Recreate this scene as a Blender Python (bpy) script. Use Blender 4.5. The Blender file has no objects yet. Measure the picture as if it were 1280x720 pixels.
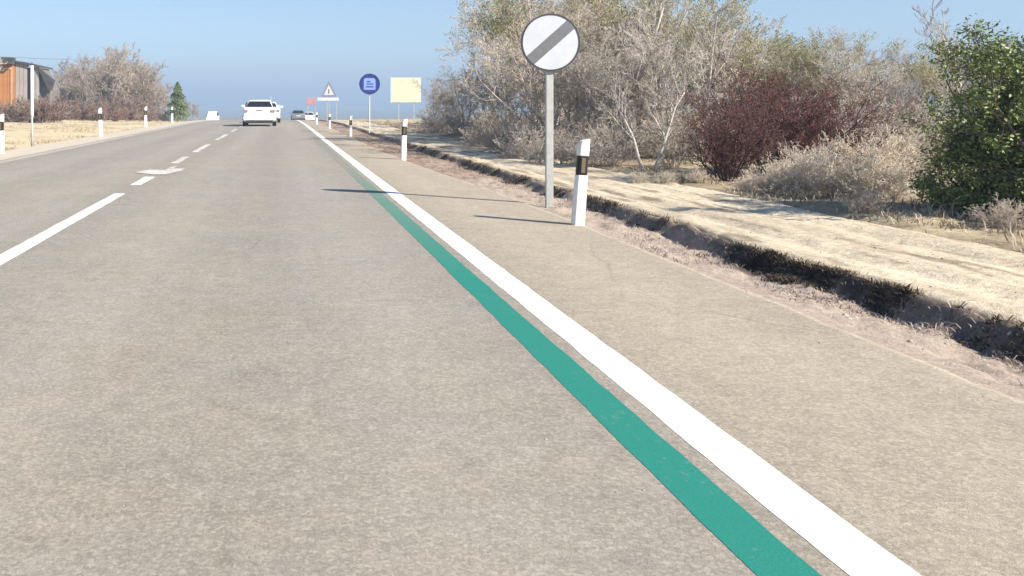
import bpy, math, random
import numpy as np
from mathutils import Vector, Matrix

R = math.radians
rng = random.Random(7)
nrg = np.random.default_rng(7)
scene = bpy.context.scene
col = scene.collection

# ------------------------------------------------------------------ camera, world, sun, exposure
H = 1.2            # eye height in metres
F = 1100.0         # focal length in photo pixels (1280 wide)
VX, VY = 350.0, 131.0
cam_d = bpy.data.cameras.new('camera')
cam = bpy.data.objects.new('camera', cam_d)
col.objects.link(cam)
cam.location = (0, 0, H)
cam.rotation_euler = (R(90), 0, 0)
cam_d.sensor_width = 36.0
cam_d.lens = 36.0 * F / 1280.0
cam_d.shift_x = (640 - VX) / 1280.0
cam_d.shift_y = -(360 - VY) / 1280.0
cam_d.clip_start = 0.05
cam_d.clip_end = 30000
scene.camera = cam

SUN_EL, SUN_AZ = 36.0, 127.0       # azimuth clockwise from +Y
world = bpy.data.worlds.new('World')
scene.world = world
world.use_nodes = True
wn = world.node_tree
wn.nodes.clear()
sky = wn.nodes.new('ShaderNodeTexSky')
sky.sky_type = 'NISHITA'
sky.sun_disc = False
sky.sun_elevation = R(SUN_EL)
sky.sun_rotation = R(SUN_AZ)
sky.altitude = 900
sky.air_density = 1.0
sky.dust_density = 0.0
sky.ozone_density = 3.5
bg = wn.nodes.new('ShaderNodeBackground')
bg.inputs['Strength'].default_value = 0.060
wo = wn.nodes.new('ShaderNodeOutputWorld')
wn.links.new(sky.outputs[0], bg.inputs[0])
wn.links.new(bg.outputs[0], wo.inputs[0])

sd = bpy.data.lights.new('sun', 'SUN')
sd.energy = 4.2
sd.angle = R(0.5)
sd.color = (1.0, 0.92, 0.79)
sun = bpy.data.objects.new('sun', sd)
col.objects.link(sun)
sdir = Vector((math.sin(R(SUN_AZ)) * math.cos(R(SUN_EL)), math.cos(R(SUN_AZ)) * math.cos(R(SUN_EL)), math.sin(R(SUN_EL))))
sun.rotation_euler = (-sdir).to_track_quat('-Z', 'Y').to_euler()
sun.location = (20, -20, 30)

scene.view_settings.view_transform = 'Standard'
scene.view_settings.look = 'None'
scene.view_settings.exposure = 1.37
scene.view_settings.gamma = 1.0
scene.view_settings.use_curve_mapping = False

# ------------------------------------------------------------------ numpy value noise
_perm = nrg.permutation(4096)
_vals = nrg.random(4096)


def vnoise(x, y, seed=0):
    x = np.asarray(x, float); y = np.asarray(y, float)
    xi = np.floor(x).astype(int); yi = np.floor(y).astype(int)
    fx = x - xi; fy = y - yi
    fx = fx * fx * (3 - 2 * fx); fy = fy * fy * (3 - 2 * fy)

    def h(a, b):
        return _vals[_perm[(_perm[(a + seed * 131) & 4095] + b) & 4095]]
    a = h(xi, yi); b = h(xi + 1, yi); c = h(xi, yi + 1); d = h(xi + 1, yi + 1)
    return (a * (1 - fx) + b * fx) * (1 - fy) + (c * (1 - fx) + d * fx) * fy


def fbm(x, y, seed=0, octs=4):
    s = 0; a = 0.5
    for o in range(octs):
        s = s + a * (vnoise(np.asarray(x) * 2 ** o, np.asarray(y) * 2 ** o, seed + o) - 0.5)
        a *= 0.55
    return s


def sstep(a, b, x):
    t = np.clip((np.asarray(x, float) - a) / (b - a), 0, 1)
    return t * t * (3 - 2 * t)


# ------------------------------------------------------------------ the lie of the land
def base(y):
    """road level: flat, over a crest near 90 m, then down to a plain"""
    y = np.asarray(y, float)
    u = np.clip(y - 50, 0, None)
    z = -0.000223 * np.minimum(u, 90) ** 2
    z = z - 0.0402 * np.clip(u - 90, 0, 220)
    return z


def edge(y):
    return 3.03 - 0.40 * sstep(9, 22, y)


def ditch_depth(y):
    return 0.135 - 0.05 * sstep(7.5, 13, y)


def brink_wob(y):
    y = np.asarray(y, float)
    return 0.20 * fbm(y * 0.55, y * 0 + 3, 11, 3) + 0.09 * fbm(y * 3.1, y * 0 + 6, 12, 2)


def ground_z(x, y):
    x = np.asarray(x, float); y = np.asarray(y, float)
    e = edge(y)
    dd = ditch_depth(y)
    wob = brink_wob(y)
    pe = 3.98 + wob                     # broken brink of the path
    bot = pe - 0.17 + 0.10 * fbm(y * 1.1, y * 0 + 8, 15, 2)
    z = np.where(x < e, -0.05, 0.0)
    t = np.clip((x - e) / np.maximum(bot - e, 0.05), 0, 1)
    zr = -0.02 - (dd - 0.02) * t ** 1.1
    tb = np.clip((x - bot) / np.maximum(pe - bot, 0.03), 0, 1)
    zb = -dd + (dd + 0.02) * sstep(0, 1, tb) ** 0.8
    z = np.where(x >= e, np.where(x < bot, zr, zb), z)
    # rough soil
    rough = sstep(0.05, 0.25, x - e) * (1 - sstep(-0.02, 0.05, x - pe))
    z = z + rough * (0.09 * fbm(x * 3.2, y * 2.2, 21, 4) + 0.075 * fbm(x * 10, y * 8, 25, 3))
    # below the path sheet
    onp = sstep(pe - 0.02, pe + 0.06, x) * (1 - sstep(5.95, 6.1, x))
    z = z - 0.06 * onp
    far = sstep(6.0, 6.6, x)
    z = z + far * (0.02 + 0.22 * fbm(x * 0.6, y * 0.5, 31, 4) + 0.05 * fbm(x * 3, y * 3, 33, 2))
    z = z + sstep(9, 40, x) * 0.5
    # left side
    l = sstep(7.35, 8.2, -x)
    z = z + l * (-0.06 + 0.25 * fbm(x * 0.35, y * 0.25, 41, 4) + 0.05 * fbm(x * 2.5, y * 2, 43, 2))
    z = z - 0.10 * sstep(7.3, 8.4, -x) * (1 - sstep(8.4, 10.5, -x)) + 0.3 * sstep(10, 25, -x)
    # the plain
    big = sstep(250, 700, y)
    z = z + big * 4 * fbm(x * 0.004, y * 0.004, 51, 3)
    return z + base(y)


def gz(x, y):
    return float(ground_z(np.array([x]), np.array([y]))[0])


def at(px, py):
    """ground point (flat part) seen at a photo pixel -> x, distance"""
    d = H * F / (py - VY)
    return (px - VX) / F * d, d


def spot(px, d):
    return (px - VX) / F * d


# ------------------------------------------------------------------ material helpers
def new_mat(name):
    m = bpy.data.materials.new(name)
    m.use_nodes = True
    nt = m.node_tree
    return m, nt, nt.nodes['Principled BSDF']


def mth(nt, op, a, b=None):
    n = nt.nodes.new('ShaderNodeMath'); n.operation = op
    for i, v in enumerate((a, b)):
        if v is None:
            continue
        if isinstance(v, (int, float)):
            n.inputs[i].default_value = v
        else:
            nt.links.new(v, n.inputs[i])
    return n.outputs[0]


def noise_tex(nt, scale, detail=4, rough=0.6, vec=None, sc=None):
    n = nt.nodes.new('ShaderNodeTexNoise')
    n.inputs['Scale'].default_value = scale
    n.inputs['Detail'].default_value = detail
    n.inputs['Roughness'].default_value = rough
    if vec is not None:
        if sc is not None:
            mp = nt.nodes.new('ShaderNodeMapping')
            mp.inputs['Scale'].default_value = sc
            nt.links.new(vec, mp.inputs['Vector'])
            vec = mp.outputs[0]
        nt.links.new(vec, n.inputs['Vector'])
    return n.outputs['Fac']


def mrange(nt, v, a, b, c, d):
    n = nt.nodes.new('ShaderNodeMapRange')
    nt.links.new(v, n.inputs[0])
    for i, q in enumerate((a, b, c, d)):
        n.inputs[i + 1].default_value = q
    return n.outputs[0]


def mixc(nt, fac, a, b, mode='MIX'):
    n = nt.nodes.new('ShaderNodeMix'); n.data_type = 'RGBA'; n.blend_type = mode
    for sock, v in ((n.inputs[0], fac), (n.inputs[6], a), (n.inputs[7], b)):
        if isinstance(v, (int, float)):
            sock.default_value = v
        elif isinstance(v, tuple):
            sock.default_value = (*v[:3], 1)
        else:
            nt.links.new(v, sock)
    return n.outputs[2]


def pos(nt):
    return nt.nodes.new('ShaderNodeNewGeometry').outputs['Position']


def bump(nt, b, h, strength=0.3, dist=0.01):
    n = nt.nodes.new('ShaderNodeBump')
    n.inputs['Strength'].default_value = strength
    n.inputs['Distance'].default_value = dist
    nt.links.new(h, n.inputs['Height'])
    nt.links.new(n.outputs[0], b.inputs['Normal'])


def mat(name, c, rough=0.7, spec=0.3, var=0.12, scale=8.0, metal=0.0, rnd=0.0, bmp=0.0):
    """plain material with a mottled colour; rnd: variation from object to object"""
    m, nt, b = new_mat(name)
    tc = nt.nodes.new('ShaderNodeTexCoord').outputs['Object']
    f = noise_tex(nt, scale, 5, 0.65, tc)
    lo = tuple(x * (1 - var) for x in c); hi = tuple(min(1, x * (1 + var)) for x in c)
    cc = mixc(nt, mrange(nt, f, 0.3, 0.7, 0, 1), lo, hi)
    if rnd:
        oi = nt.nodes.new('ShaderNodeObjectInfo').outputs['Random']
        hs = nt.nodes.new('ShaderNodeHueSaturation')
        nt.links.new(mrange(nt, oi, 0, 1, 1 - rnd, 1 + rnd), hs.inputs['Value'])
        nt.links.new(mrange(nt, mth(nt, 'FRACT', mth(nt, 'MULTIPLY', oi, 7.3)), 0, 1, 1 - rnd, 1 + rnd), hs.inputs['Saturation'])
        nt.links.new(mrange(nt, mth(nt, 'FRACT', mth(nt, 'MULTIPLY', oi, 13.7)), 0, 1, 0.5 - rnd * 0.05, 0.5 + rnd * 0.05), hs.inputs['Hue'])
        nt.links.new(cc, hs.inputs['Color'])
        cc = hs.outputs[0]
    nt.links.new(cc, b.inputs['Base Color'])
    b.inputs['Roughness'].default_value = rough
    b.inputs['Specular IOR Level'].default_value = spec
    b.inputs['Metallic'].default_value = metal
    if bmp:
        bump(nt, b, f, bmp, 0.02)
    return m


# ------------------------------------------------------------------ object helpers
class MB:
    def __init__(self):
        self.v = []; self.f = []

    def add(self, vs, fs):
        o = len(self.v)
        self.v += [tuple(p) for p in vs]
        self.f += [tuple(i + o for i in q) for q in fs]
        return self

    def box(self, c, s, rot=None):
        hx, hy, hz = s[0] / 2, s[1] / 2, s[2] / 2
        vs = [Vector((x * hx, y * hy, z * hz)) for x in (-1, 1) for y in (-1, 1) for z in (-1, 1)]
        if rot is not None:
            vs = [rot @ q for q in vs]
        vs = [q + Vector(c) for q in vs]
        return self.add(vs, [(0, 1, 3, 2), (4, 6, 7, 5), (0, 4, 5, 1), (2, 3, 7, 6), (0, 2, 6, 4), (1, 5, 7, 3)])

    def tube(self, pts, rads, n=6, cap=True):
        pts = [Vector(p) for p in pts]
        rings = []
        for i, p in enumerate(pts):
            a = pts[max(i - 1, 0)]; b = pts[min(i + 1, len(pts) - 1)]
            d = (b - a)
            d = d.normalized() if d.length > 1e-9 else Vector((0, 0, 1))
            u = d.cross(Vector((0.31, 0.95, 0.05)))
            if u.length < 1e-3:
                u = d.cross(Vector((1, 0, 0)))
            u.normalize(); w = d.cross(u)
            rings.append([p + (u * math.cos(2 * math.pi * k / n) + w * math.sin(2 * math.pi * k / n)) * rads[i] for k in range(n)])
        vs = [q for r in rings for q in r]
        fs = []
        for i in range(len(rings) - 1):
            for k in range(n):
                a = i * n + k; b = i * n + (k + 1) % n
                fs.append((a, b, b + n, a + n))
        if cap:
            fs.append(tuple(reversed(range(n))))
            fs.append(tuple((len(rings) - 1) * n + k for k in range(n)))
        return self.add(vs, fs)

    def loft(self, sections, cap=True):
        n = len(sections[0])
        vs = [p for s in sections for p in s]
        fs = []
        for i in range(len(sections) - 1):
            for k in range(n):
                a = i * n + k; b = i * n + (k + 1) % n
                fs.append((a, b, b + n, a + n))
        if cap:
            fs.append(tuple(reversed(range(n))))
            fs.append(tuple((len(sections) - 1) * n + k for k in range(n)))
        return self.add(vs, fs)

    def prism(self, poly, y0, y1):
        """poly of (x, z) extruded along y"""
        return self.loft([[(x, y0, z) for x, z in poly], [(x, y1, z) for x, z in poly]])

    def build(self, name, m, parent=None, smooth=False, bevel=0.0):
        me = bpy.data.meshes.new(name)
        me.from_pydata(self.v, [], self.f)
        import bmesh
        bm = bmesh.new(); bm.from_mesh(me)
        bmesh.ops.recalc_face_normals(bm, faces=bm.faces)
        bm.to_mesh(me); bm.free()
        me.materials.append(m)
        if smooth:
            me.polygons.foreach_set('use_smooth', [True] * len(me.polygons))
        o = bpy.data.objects.new(name, me)
        col.objects.link(o)
        o.parent = parent
        if bevel:
            b = o.modifiers.new('bevel', 'BEVEL'); b.width = bevel; b.segments = 2; b.limit_method = 'ANGLE'
        return o


def np_mesh(name, v, f, m, parent=None, smooth=False, cols=None):
    """fast mesh from arrays; f is (n,3) or (n,4)"""
    me = bpy.data.meshes.new(name)
    v = np.asarray(v, np.float32); f = np.asarray(f, np.int32)
    k = f.shape[1]
    me.vertices.add(len(v)); me.vertices.foreach_set('co', v.ravel())
    me.loops.add(f.size); me.loops.foreach_set('vertex_index', f.ravel())
    me.polygons.add(len(f))
    me.polygons.foreach_set('loop_start', np.arange(0, f.size, k, dtype=np.int32))
    me.polygons.foreach_set('loop_total', np.full(len(f), k, np.int32))
    if smooth:
        me.polygons.foreach_set('use_smooth', np.ones(len(f), bool))
    me.update(calc_edges=True)
    if cols is not None:
        a = me.color_attributes.new('soil', 'FLOAT_COLOR', 'POINT')
        c4 = np.ones((len(v), 4), np.float32); c4[:, :3] = cols
        a.data.foreach_set('color', c4.ravel())
    me.materials.append(m)
    o = bpy.data.objects.new(name, me)
    col.objects.link(o)
    o.parent = parent
    return o


def tag(o, label=None, cat=None, group=None, kind=None):
    if label: o['label'] = label
    if cat: o['category'] = cat
    if group: o['group'] = group
    if kind: o['kind'] = kind
    return o


def empty(name, loc, rz=0.0):
    o = bpy.data.objects.new(name, None)
    col.objects.link(o)
    o.location = loc; o.rotation_euler = (0, 0, rz)
    o.empty_display_size = 0.2
    return o


def copy_tree(o, parent=None):
    c = o.copy(); col.objects.link(c)
    c.parent = parent
    for ch in list(o.children):
        copy_tree(ch, c)
    return c


def grid(xs_of_row, ys):
    """rows of x for every y"""
    n = len(xs_of_row[0])
    X = np.array(xs_of_row); Y = np.repeat(np.asarray(ys)[:, None], n, 1)
    idx = np.arange(X.size).reshape(X.shape)
    f = np.stack([idx[:-1, :-1], idx[:-1, 1:], idx[1:, 1:], idx[1:, :-1]], -1).reshape(-1, 4)
    return X, Y, f


# ------------------------------------------------------------------ ground sheet
ys = np.concatenate([np.arange(-40, 2, 2.0), np.arange(2, 14, 0.07), np.arange(14, 30, 0.16), np.arange(30, 60, 0.4),
                     np.arange(60, 160, 1.5), np.geomspace(160, 6000, 60)])
xs = np.concatenate([-np.geomspace(7000, 40, 34), np.arange(-38, -15, 0.9), np.arange(-15, -7, 0.22), [-7, -5, -3, -1, 1, 2.2],
                     np.arange(2.4, 4.3, 0.035), [4.5, 5.0, 5.5, 5.9], np.arange(6.0, 11, 0.13), np.arange(11, 24, 0.5),
                     np.geomspace(24, 9000, 36)])
X, Y, f = grid([xs] * len(ys), ys)
Z = ground_z(X, Y)


def soil_colour(X, Y):
    n1 = fbm(X * 0.8, Y * 0.6, 61, 5); n2 = fbm(X * 4, Y * 3, 66, 4); n3 = fbm(X * 0.15, Y * 0.12, 71, 3)
    mixv = lambda a, b, t: a * (1 - t[..., None]) + b * t[..., None]
    C = np.broadcast_to(np.array([0.30, 0.235, 0.165]), X.shape + (3,)).copy()
    straw = np.array([0.52, 0.43, 0.29]); grey = np.array([0.27, 0.235, 0.195]); brown = np.array([0.20, 0.145, 0.10])
    pink = np.array([0.385, 0.315, 0.262]); red = np.array([0.25, 0.165, 0.12])
    C = mixv(C, straw, np.clip(0.5 + 2.6 * n1 + 1.2 * n3, 0, 1))
    C = mixv(C, brown, np.clip(3.0 * n2 - 0.25, 0, 0.8))
    # verge on the right: pink grey sand near, reddish soil farther on
    v = (X > edge(Y) - 0.1) & (X < 4.0)
    vc = mixv(np.broadcast_to(pink, C.shape), np.broadcast_to(red, C.shape), np.clip(sstep(11, 17, Y) * 0.8 + 2.0 * n2 - 0.25, 0, 1))
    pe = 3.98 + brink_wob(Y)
    shade_damp = (1 - sstep(0.10, 0.30, pe - X + 0.5 * n2)) * np.clip(1.0 - 0.6 * sstep(7.5, 10, Y) + 1.5 * n1, 0, 1)  # bank shade under the brink painted into the soil colour, with damp root soil
    vc = mixv(vc, np.broadcast_to(np.array([0.06, 0.047, 0.042]), C.shape), shade_damp)
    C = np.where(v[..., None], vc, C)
    # left field: straw belt, browner by the road
    L = X < -7.3
    lc = mixv(np.broadcast_to(straw * 1.1, C.shape), np.broadcast_to(brown * 1.2, C.shape),
              np.clip(0.12 + 2.2 * n1 + 1.5 * n2 + 0.9 * (1 - sstep(9.5, 13, -X)) * (1 - sstep(24, 34, Y)) - 0.2, 0, 1))
    lc = mixv(lc, np.broadcast_to(grey, C.shape), sstep(16, 22, -X) * 0.9)
    C = np.where(L[..., None], lc, C)
    plain = sstep(150, 400, Y)
    C = mixv(C, np.broadcast_to(np.array([0.20, 0.19, 0.13]), C.shape), plain)
    return np.clip(C, 0.02, 0.9)


def soil_mat(name, fine=18.0, bstr=0.5):
    m, nt, b = new_mat(name)
    a = nt.nodes.new('ShaderNodeAttribute'); a.attribute_name = 'soil'
    p = pos(nt)
    n1 = noise_tex(nt, fine, 6, 0.7, p)
    n2 = noise_tex(nt, 90, 3, 0.6, p)
    k = mth(nt, 'ADD', mrange(nt, n1, 0.25, 0.75, 0.62, 1.28), mrange(nt, n2, 0.3, 0.7, -0.14, 0.14))
    c = mixc(nt, 1.0, a.outputs['Color'], k, 'MULTIPLY')
    nt.links.new(c, b.inputs['Base Color'])
    b.inputs['Roughness'].default_value = 0.95
    b.inputs['Specular IOR Level'].default_value = 0.1
    bump(nt, b, mth(nt, 'ADD', n1, mth(nt, 'MULTIPLY', n2, 0.35)), bstr, 0.04)
    return m


M_soil = soil_mat('soil')
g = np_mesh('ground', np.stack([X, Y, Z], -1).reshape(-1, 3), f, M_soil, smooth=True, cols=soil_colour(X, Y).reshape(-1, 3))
tag(g, 'dry sandy ground on both sides of the road', 'ground', kind='structure')

# ------------------------------------------------------------------ far hills
hx = np.linspace(-3500, 6500, 160); hy = np.array([3600, 4000, 4500, 5200.0])
prof = np.array([0.0, 0.7, 1.0, 0.4])
XX, YY, hf = grid([hx] * 4, hy)
hh = 26 + 60 * (fbm(hx * 0.0016, hx * 0 + 2, 81, 4) + 0.25)
ZZ = -14 + prof[:, None] * hh[None, :]
M_hill = mat('far scrub', (0.10, 0.105, 0.08), 0.95, 0.05, 0.3, 0.01)
hl = np_mesh('hills', np.stack([XX, YY, ZZ], -1).reshape(-1, 3), hf, M_hill, smooth=True)
tag(hl, 'low blue hills far off on the skyline', 'hills', kind='structure')

# ------------------------------------------------------------------ road
ry = ys[(ys < 420)]


def road_material():
    m, nt, b = new_mat('bleached asphalt')
    p = pos(nt)
    grain = noise_tex(nt, 70, 5, 0.75, p)
    grain2 = noise_tex(nt, 210, 2, 0.6, p)
    mott = noise_tex(nt, 1.1, 5, 0.62, p)
    mott2 = noise_tex(nt, 5.0, 4, 0.6, p)
    streak = noise_tex(nt, 1.0, 4, 0.55, p, (2.4, 0.05, 1))
    patch = noise_tex(nt, 1.0, 2, 0.5, p, (0.25, 0.12, 1))
    warm = (0.298, 0.265, 0.218); grey = (0.280, 0.256, 0.228)
    c = mixc(nt, mrange(nt, patch, 0.35, 0.65, 0, 1), warm, grey)
    c = mixc(nt, mrange(nt, noise_tex(nt, 1.7, 3, 0.6, p), 0.40, 0.75, 0, 0.5), c, (0.272, 0.252, 0.238))
    sx = nt.nodes.new('ShaderNodeSeparateXYZ'); nt.links.new(p, sx.inputs[0])
    # sandier shoulder beyond the edge line
    sh = mrange(nt, sx.outputs[0], 1.35, 1.75, 0, 1)
    c = mixc(nt, mth(nt, 'MULTIPLY', sh, 0.85), c, (0.355, 0.306, 0.240))
    # two polished wheel paths
    wp = mth(nt, 'ADD', mth(nt, 'COSINE', mth(nt, 'MULTIPLY', mth(nt, 'ADD', sx.outputs[0], 1.18), 3.6)), 0.0)
    k = mth(nt, 'ADD', mrange(nt, mott, 0.3, 0.7, 0.94, 1.055), mrange(nt, streak, 0.3, 0.7, -0.04, 0.04))
    k = mth(nt, 'ADD', k, mrange(nt, mott2, 0.3, 0.7, -0.05, 0.05))
    k = mth(nt, 'ADD', k, mth(nt, 'MULTIPLY', wp, 0.05))
    k = mth(nt, 'ADD', k, mrange(nt, noise_tex(nt, 24, 4, 0.7, p), 0.3, 0.7, -0.10, 0.10))
    k = mth(nt, 'ADD', k, mrange(nt, noise_tex(nt, 9, 3, 0.6, p), 0.3, 0.7, -0.07, 0.07))
    k = mth(nt, 'ADD', k, mrange(nt, grain, 0.28, 0.72, -0.20, 0.20))
    k = mth(nt, 'ADD', k, mrange(nt, grain2, 0.3, 0.7, -0.12, 0.12))
    va = nt.nodes.new('ShaderNodeTexVoronoi'); va.feature = 'F1'; va.inputs['Scale'].default_value = 85
    nt.links.new(p, va.inputs['Vector'])
    sv = nt.nodes.new('ShaderNodeSeparateColor'); nt.links.new(va.outputs['Color'], sv.inputs[0])
    stone = mth(nt, 'POWER', sv.outputs[0], 2.2)
    k = mth(nt, 'ADD', k, mrange(nt, stone, 0, 1, -0.10, 0.22))
    # small dark pits and hairline cracks
    v = nt.nodes.new('ShaderNodeTexVoronoi'); v.feature = 'F1'
    v.inputs['Scale'].default_value = 24
    nt.links.new(p, v.inputs['Vector'])
    pit = mth(nt, 'MULTIPLY', mrange(nt, v.outputs['Distance'], 0.06, 0.16, 1, 0), mrange(nt, noise_tex(nt, 2.2, 3, 0.6, p), 0.56, 0.66, 0, 1))
    k = mth(nt, 'SUBTRACT', k, mth(nt, 'MULTIPLY', pit, 0.35))
    wv = nt.nodes.new('ShaderNodeMix'); wv.data_type = 'VECTOR'; wv.inputs[0].default_value = 0.25
    nt.links.new(p, wv.inputs[4])
    wnz = nt.nodes.new('ShaderNodeTexNoise'); wnz.inputs['Scale'].default_value = 1.3; wnz.inputs['Detail'].default_value = 6
    nt.links.new(p, wnz.inputs['Vector']); nt.links.new(wnz.outputs['Color'], wv.inputs[5])
    vc = nt.nodes.new('ShaderNodeTexVoronoi'); vc.feature = 'DISTANCE_TO_EDGE'; vc.inputs['Scale'].default_value = 0.42
    nt.links.new(wv.outputs[1], vc.inputs['Vector'])
    crk = mth(nt, 'MULTIPLY', mrange(nt, vc.outputs['Distance'], 0.0, 0.006, 1, 0), mrange(nt, noise_tex(nt, 0.5, 2, 0.5, p), 0.5, 0.6, 0, 1))
    k = mth(nt, 'SUBTRACT', k, mth(nt, 'MULTIPLY', crk, 0.22))
    c = mixc(nt, 1.0, c, k, 'MULTIPLY')
    nt.links.new(c, b.inputs['Base Color'])
    b.inputs['Roughness'].default_value = 0.88
    b.inputs['Specular IOR Level'].default_value = 0.18
    bump(nt, b, mth(nt, 'ADD', grain, mth(nt, 'MULTIPLY', grain2, 0.5)), 0.45, 0.006)
    return m


M_road = road_material()
rag = 0.05 * fbm(ry * 2.2, ry * 0, 91, 4) + 0.02 * fbm(ry * 9, ry * 0, 95, 2)
e = edge(ry) + rag
rows = []
for i in range(len(ry)):
    rows.append([-7.25, -7.2, -5.9, -4.4, -2.9, -1.4, 0, 1.2, 2.3, e[i] - 0.06, e[i], e[i] + 0.02])
RX, RY, rf = grid(rows, ry)
RZ = base(RY)
RZ[:, 0] -= 0.09; RZ[:, -1] -= 0.09; RZ[:, -2] -= 0.006
rd = np_mesh('road', np.stack([RX, RY, RZ], -1).reshape(-1, 3), rf, M_road, smooth=False)
tag(rd, 'pale worn asphalt road running straight ahead over a crest', 'road', kind='structure')


def marking_mat(name, c, wear=0.35, y_fade=None):
    m, nt, b = new_mat(name)
    p = pos(nt)
    n = noise_tex(nt, 26, 6, 0.72, p)
    n2 = noise_tex(nt, 1.6, 4, 0.6, p)
    n3 = noise_tex(nt, 120, 2, 0.6, p)
    w = mth(nt, 'ADD', mth(nt, 'MULTIPLY', n, 0.75), mth(nt, 'MULTIPLY', n2, 0.45))
    fac = mrange(nt, w, 0.60 + 0.22 * (1 - wear), 0.80 + 0.22 * (1 - wear), 0, 0.85)
    if y_fade:
        sx = nt.nodes.new('ShaderNodeSeparateXYZ'); nt.links.new(p, sx.inputs[0])
        fy = mrange(nt, sx.outputs[1], y_fade[0], y_fade[1], 0, y_fade[2])
        fac = mth(nt, 'MAXIMUM', fac, mth(nt, 'ADD', fy, mth(nt, 'MULTIPLY', fac, 0.2)))
    k = mrange(nt, n3, 0.3, 0.7, 0.90, 1.06)
    cc = mixc(nt, 1.0, c, k, 'MULTIPLY')
    cc = mixc(nt, fac, cc, (0.27, 0.235, 0.195))
    nt.links.new(cc, b.inputs['Base Color'])
    b.inputs['Roughness'].default_value = 0.75
    b.inputs['Specular IOR Level'].default_value = 0.25
    bump(nt, b, n3, 0.3, 0.004)
    return m


M_white = marking_mat('white road paint', (0.80, 0.79, 0.76), 0.62)
M_white_worn = marking_mat('worn white road paint', (0.68, 0.655, 0.61), 1.45)
M_green = marking_mat('green road paint', (0.020, 0.205, 0.160), 0.66, (6, 17, 0.85))
M_edge_old = marking_mat('old edge line paint', (0.46, 0.42, 0.36), 1.3)


def stripe(name, x0, x1, y0, y1, m, label, lift=0.0013, wob=0.009, worn=None):
    yy = ry[(ry > y0) & (ry < y1)]
    yy = np.concatenate([[y0], yy, [y1]])
    a = x0 + wob * 2 * fbm(yy * 5, yy * 0 + x0, 101, 3); b = x1 + wob * 2 * fbm(yy * 5, yy * 0 + x1, 105, 3)
    gx, gy, ff = grid([[a[i], b[i]] for i in range(len(yy))], yy)
    o = np_mesh(name, np.stack([gx, gy, base(gy) + lift], -1).reshape(-1, 3), ff, m)
    return tag(o, label, 'road marking', kind='structure')


stripe('edge_line', 1.45, 1.632, -20, 320, M_white, 'broad white edge line between the lane and the right shoulder')
stripe('green_line', 1.212, 1.376, -20, 34, M_green, 'green painted line running beside the white edge line')
x_c = -2.165
stripe('centre_line', x_c - 0.075, x_c + 0.075, -10, at(150, 242)[1], M_white, 'solid white centre line ending in the near left of the road')
dash_list = [(231, 221), (204, 196), (190, 180), (175, 168), (164.5, 161), (158.5, 156.5)]
for py0, py1 in dash_list:
    o = stripe('centre_dash', x_c - 0.08, x_c + 0.08, at(0, py0)[1], at(0, py1)[1], M_white_worn if py0 < 220 else M_white,
               'worn white dash of the centre line', wob=0.02)
    o['group'] = 'dashes of the centre line'
stripe('left_edge_line', -5.95, -5.72, -20, 200, M_edge_old, 'old faded edge line at the far left of the road')
stripe('left_shoulder', -7.19, -6.05, -30, 200, marking_mat('pale shoulder gravel', (0.52, 0.455, 0.365), 0.5),
       'pale gravelled left shoulder of the road', wob=0.03)

# worn arrow across the centre line
arrow_px = [(168, 216), (186, 212.5), (206, 213), (213, 209.5), (222, 207.5), (217, 211), (232, 210.5), (226, 214), (206, 218.5), (190, 218.5)]
vs = []
for px, py in arrow_px:
    a, b = at(px, py)
    vs.append((a, b, float(base(b)) + 0.008))
me = MB().add(vs, [tuple(range(len(vs)))])
tag(me.build('lane_arrow', M_white_worn), 'worn white arrow mark lying across the broken centre line', 'road marking', kind='structure')

# ------------------------------------------------------------------ sandy path
px_c = np.concatenate([np.linspace(0, 0.06, 3), np.linspace(0.09, 0.93, 42), [0.96, 1.0]])
pyy = ys[(ys > -20) & (ys < 150)]
rows = []
for yv in pyy:
    pe = 3.98 + float(brink_wob(np.array([yv]))[0])
    left = pe - 0.02
    right = 6.05 + 0.5 * float(fbm(np.array([yv * 0.35]), np.array([5.0]), 13, 3)[0])
    rows.append(left + (right - left) * px_c)
PX, PY, pf = grid(rows, pyy)
U = np.broadcast_to(px_c, PX.shape)
rut = -0.035 * np.exp(-((U - 0.27 - 0.04 * fbm(PY * 0.3, PY * 0, 14, 2)) / 0.06) ** 2) - 0.03 * np.exp(-((U - 0.70 - 0.05 * fbm(PY * 0.25, PY * 0 + 4, 16, 2)) / 0.07) ** 2)
PZ = base(PY) + 0.015 + rut + 0.03 * fbm(PX * 1.6, PY * 0.9, 111, 4) + 0.028 * fbm(PX * 7, PY * 4, 115, 3)
PZ[:, 0] -= 0.14; PZ[:, 1] -= 0.02; PZ[:, -1] -= 0.08
pn = fbm(PX * 0.9, PY * 0.5, 121, 4); pn2 = fbm(PX * 5, PY * 1.8, 125, 4)
pc = np.array([0.595, 0.51, 0.385]) * (1 + 0.5 * pn + 0.25 * pn2)[..., None]
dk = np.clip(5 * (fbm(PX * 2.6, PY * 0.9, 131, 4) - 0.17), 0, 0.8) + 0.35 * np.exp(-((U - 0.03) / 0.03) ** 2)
dk = np.clip(dk + np.clip(7 * (fbm(PX * 7.0, PY * 0.9, 135, 4) - 0.09), 0, 0.8), 0, 0.85)
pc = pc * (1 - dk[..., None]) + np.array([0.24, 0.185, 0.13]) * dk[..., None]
pt = np_mesh('path', np.stack([PX, PY, PZ], -1).reshape(-1, 3), pf, soil_mat('path sand', 12, 0.6), smooth=True, cols=np.clip(pc, 0.03, 0.8).reshape(-1, 3))
tag(pt, 'pale sandy track running beside the road beyond the ditch', 'path', kind='structure')

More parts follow.
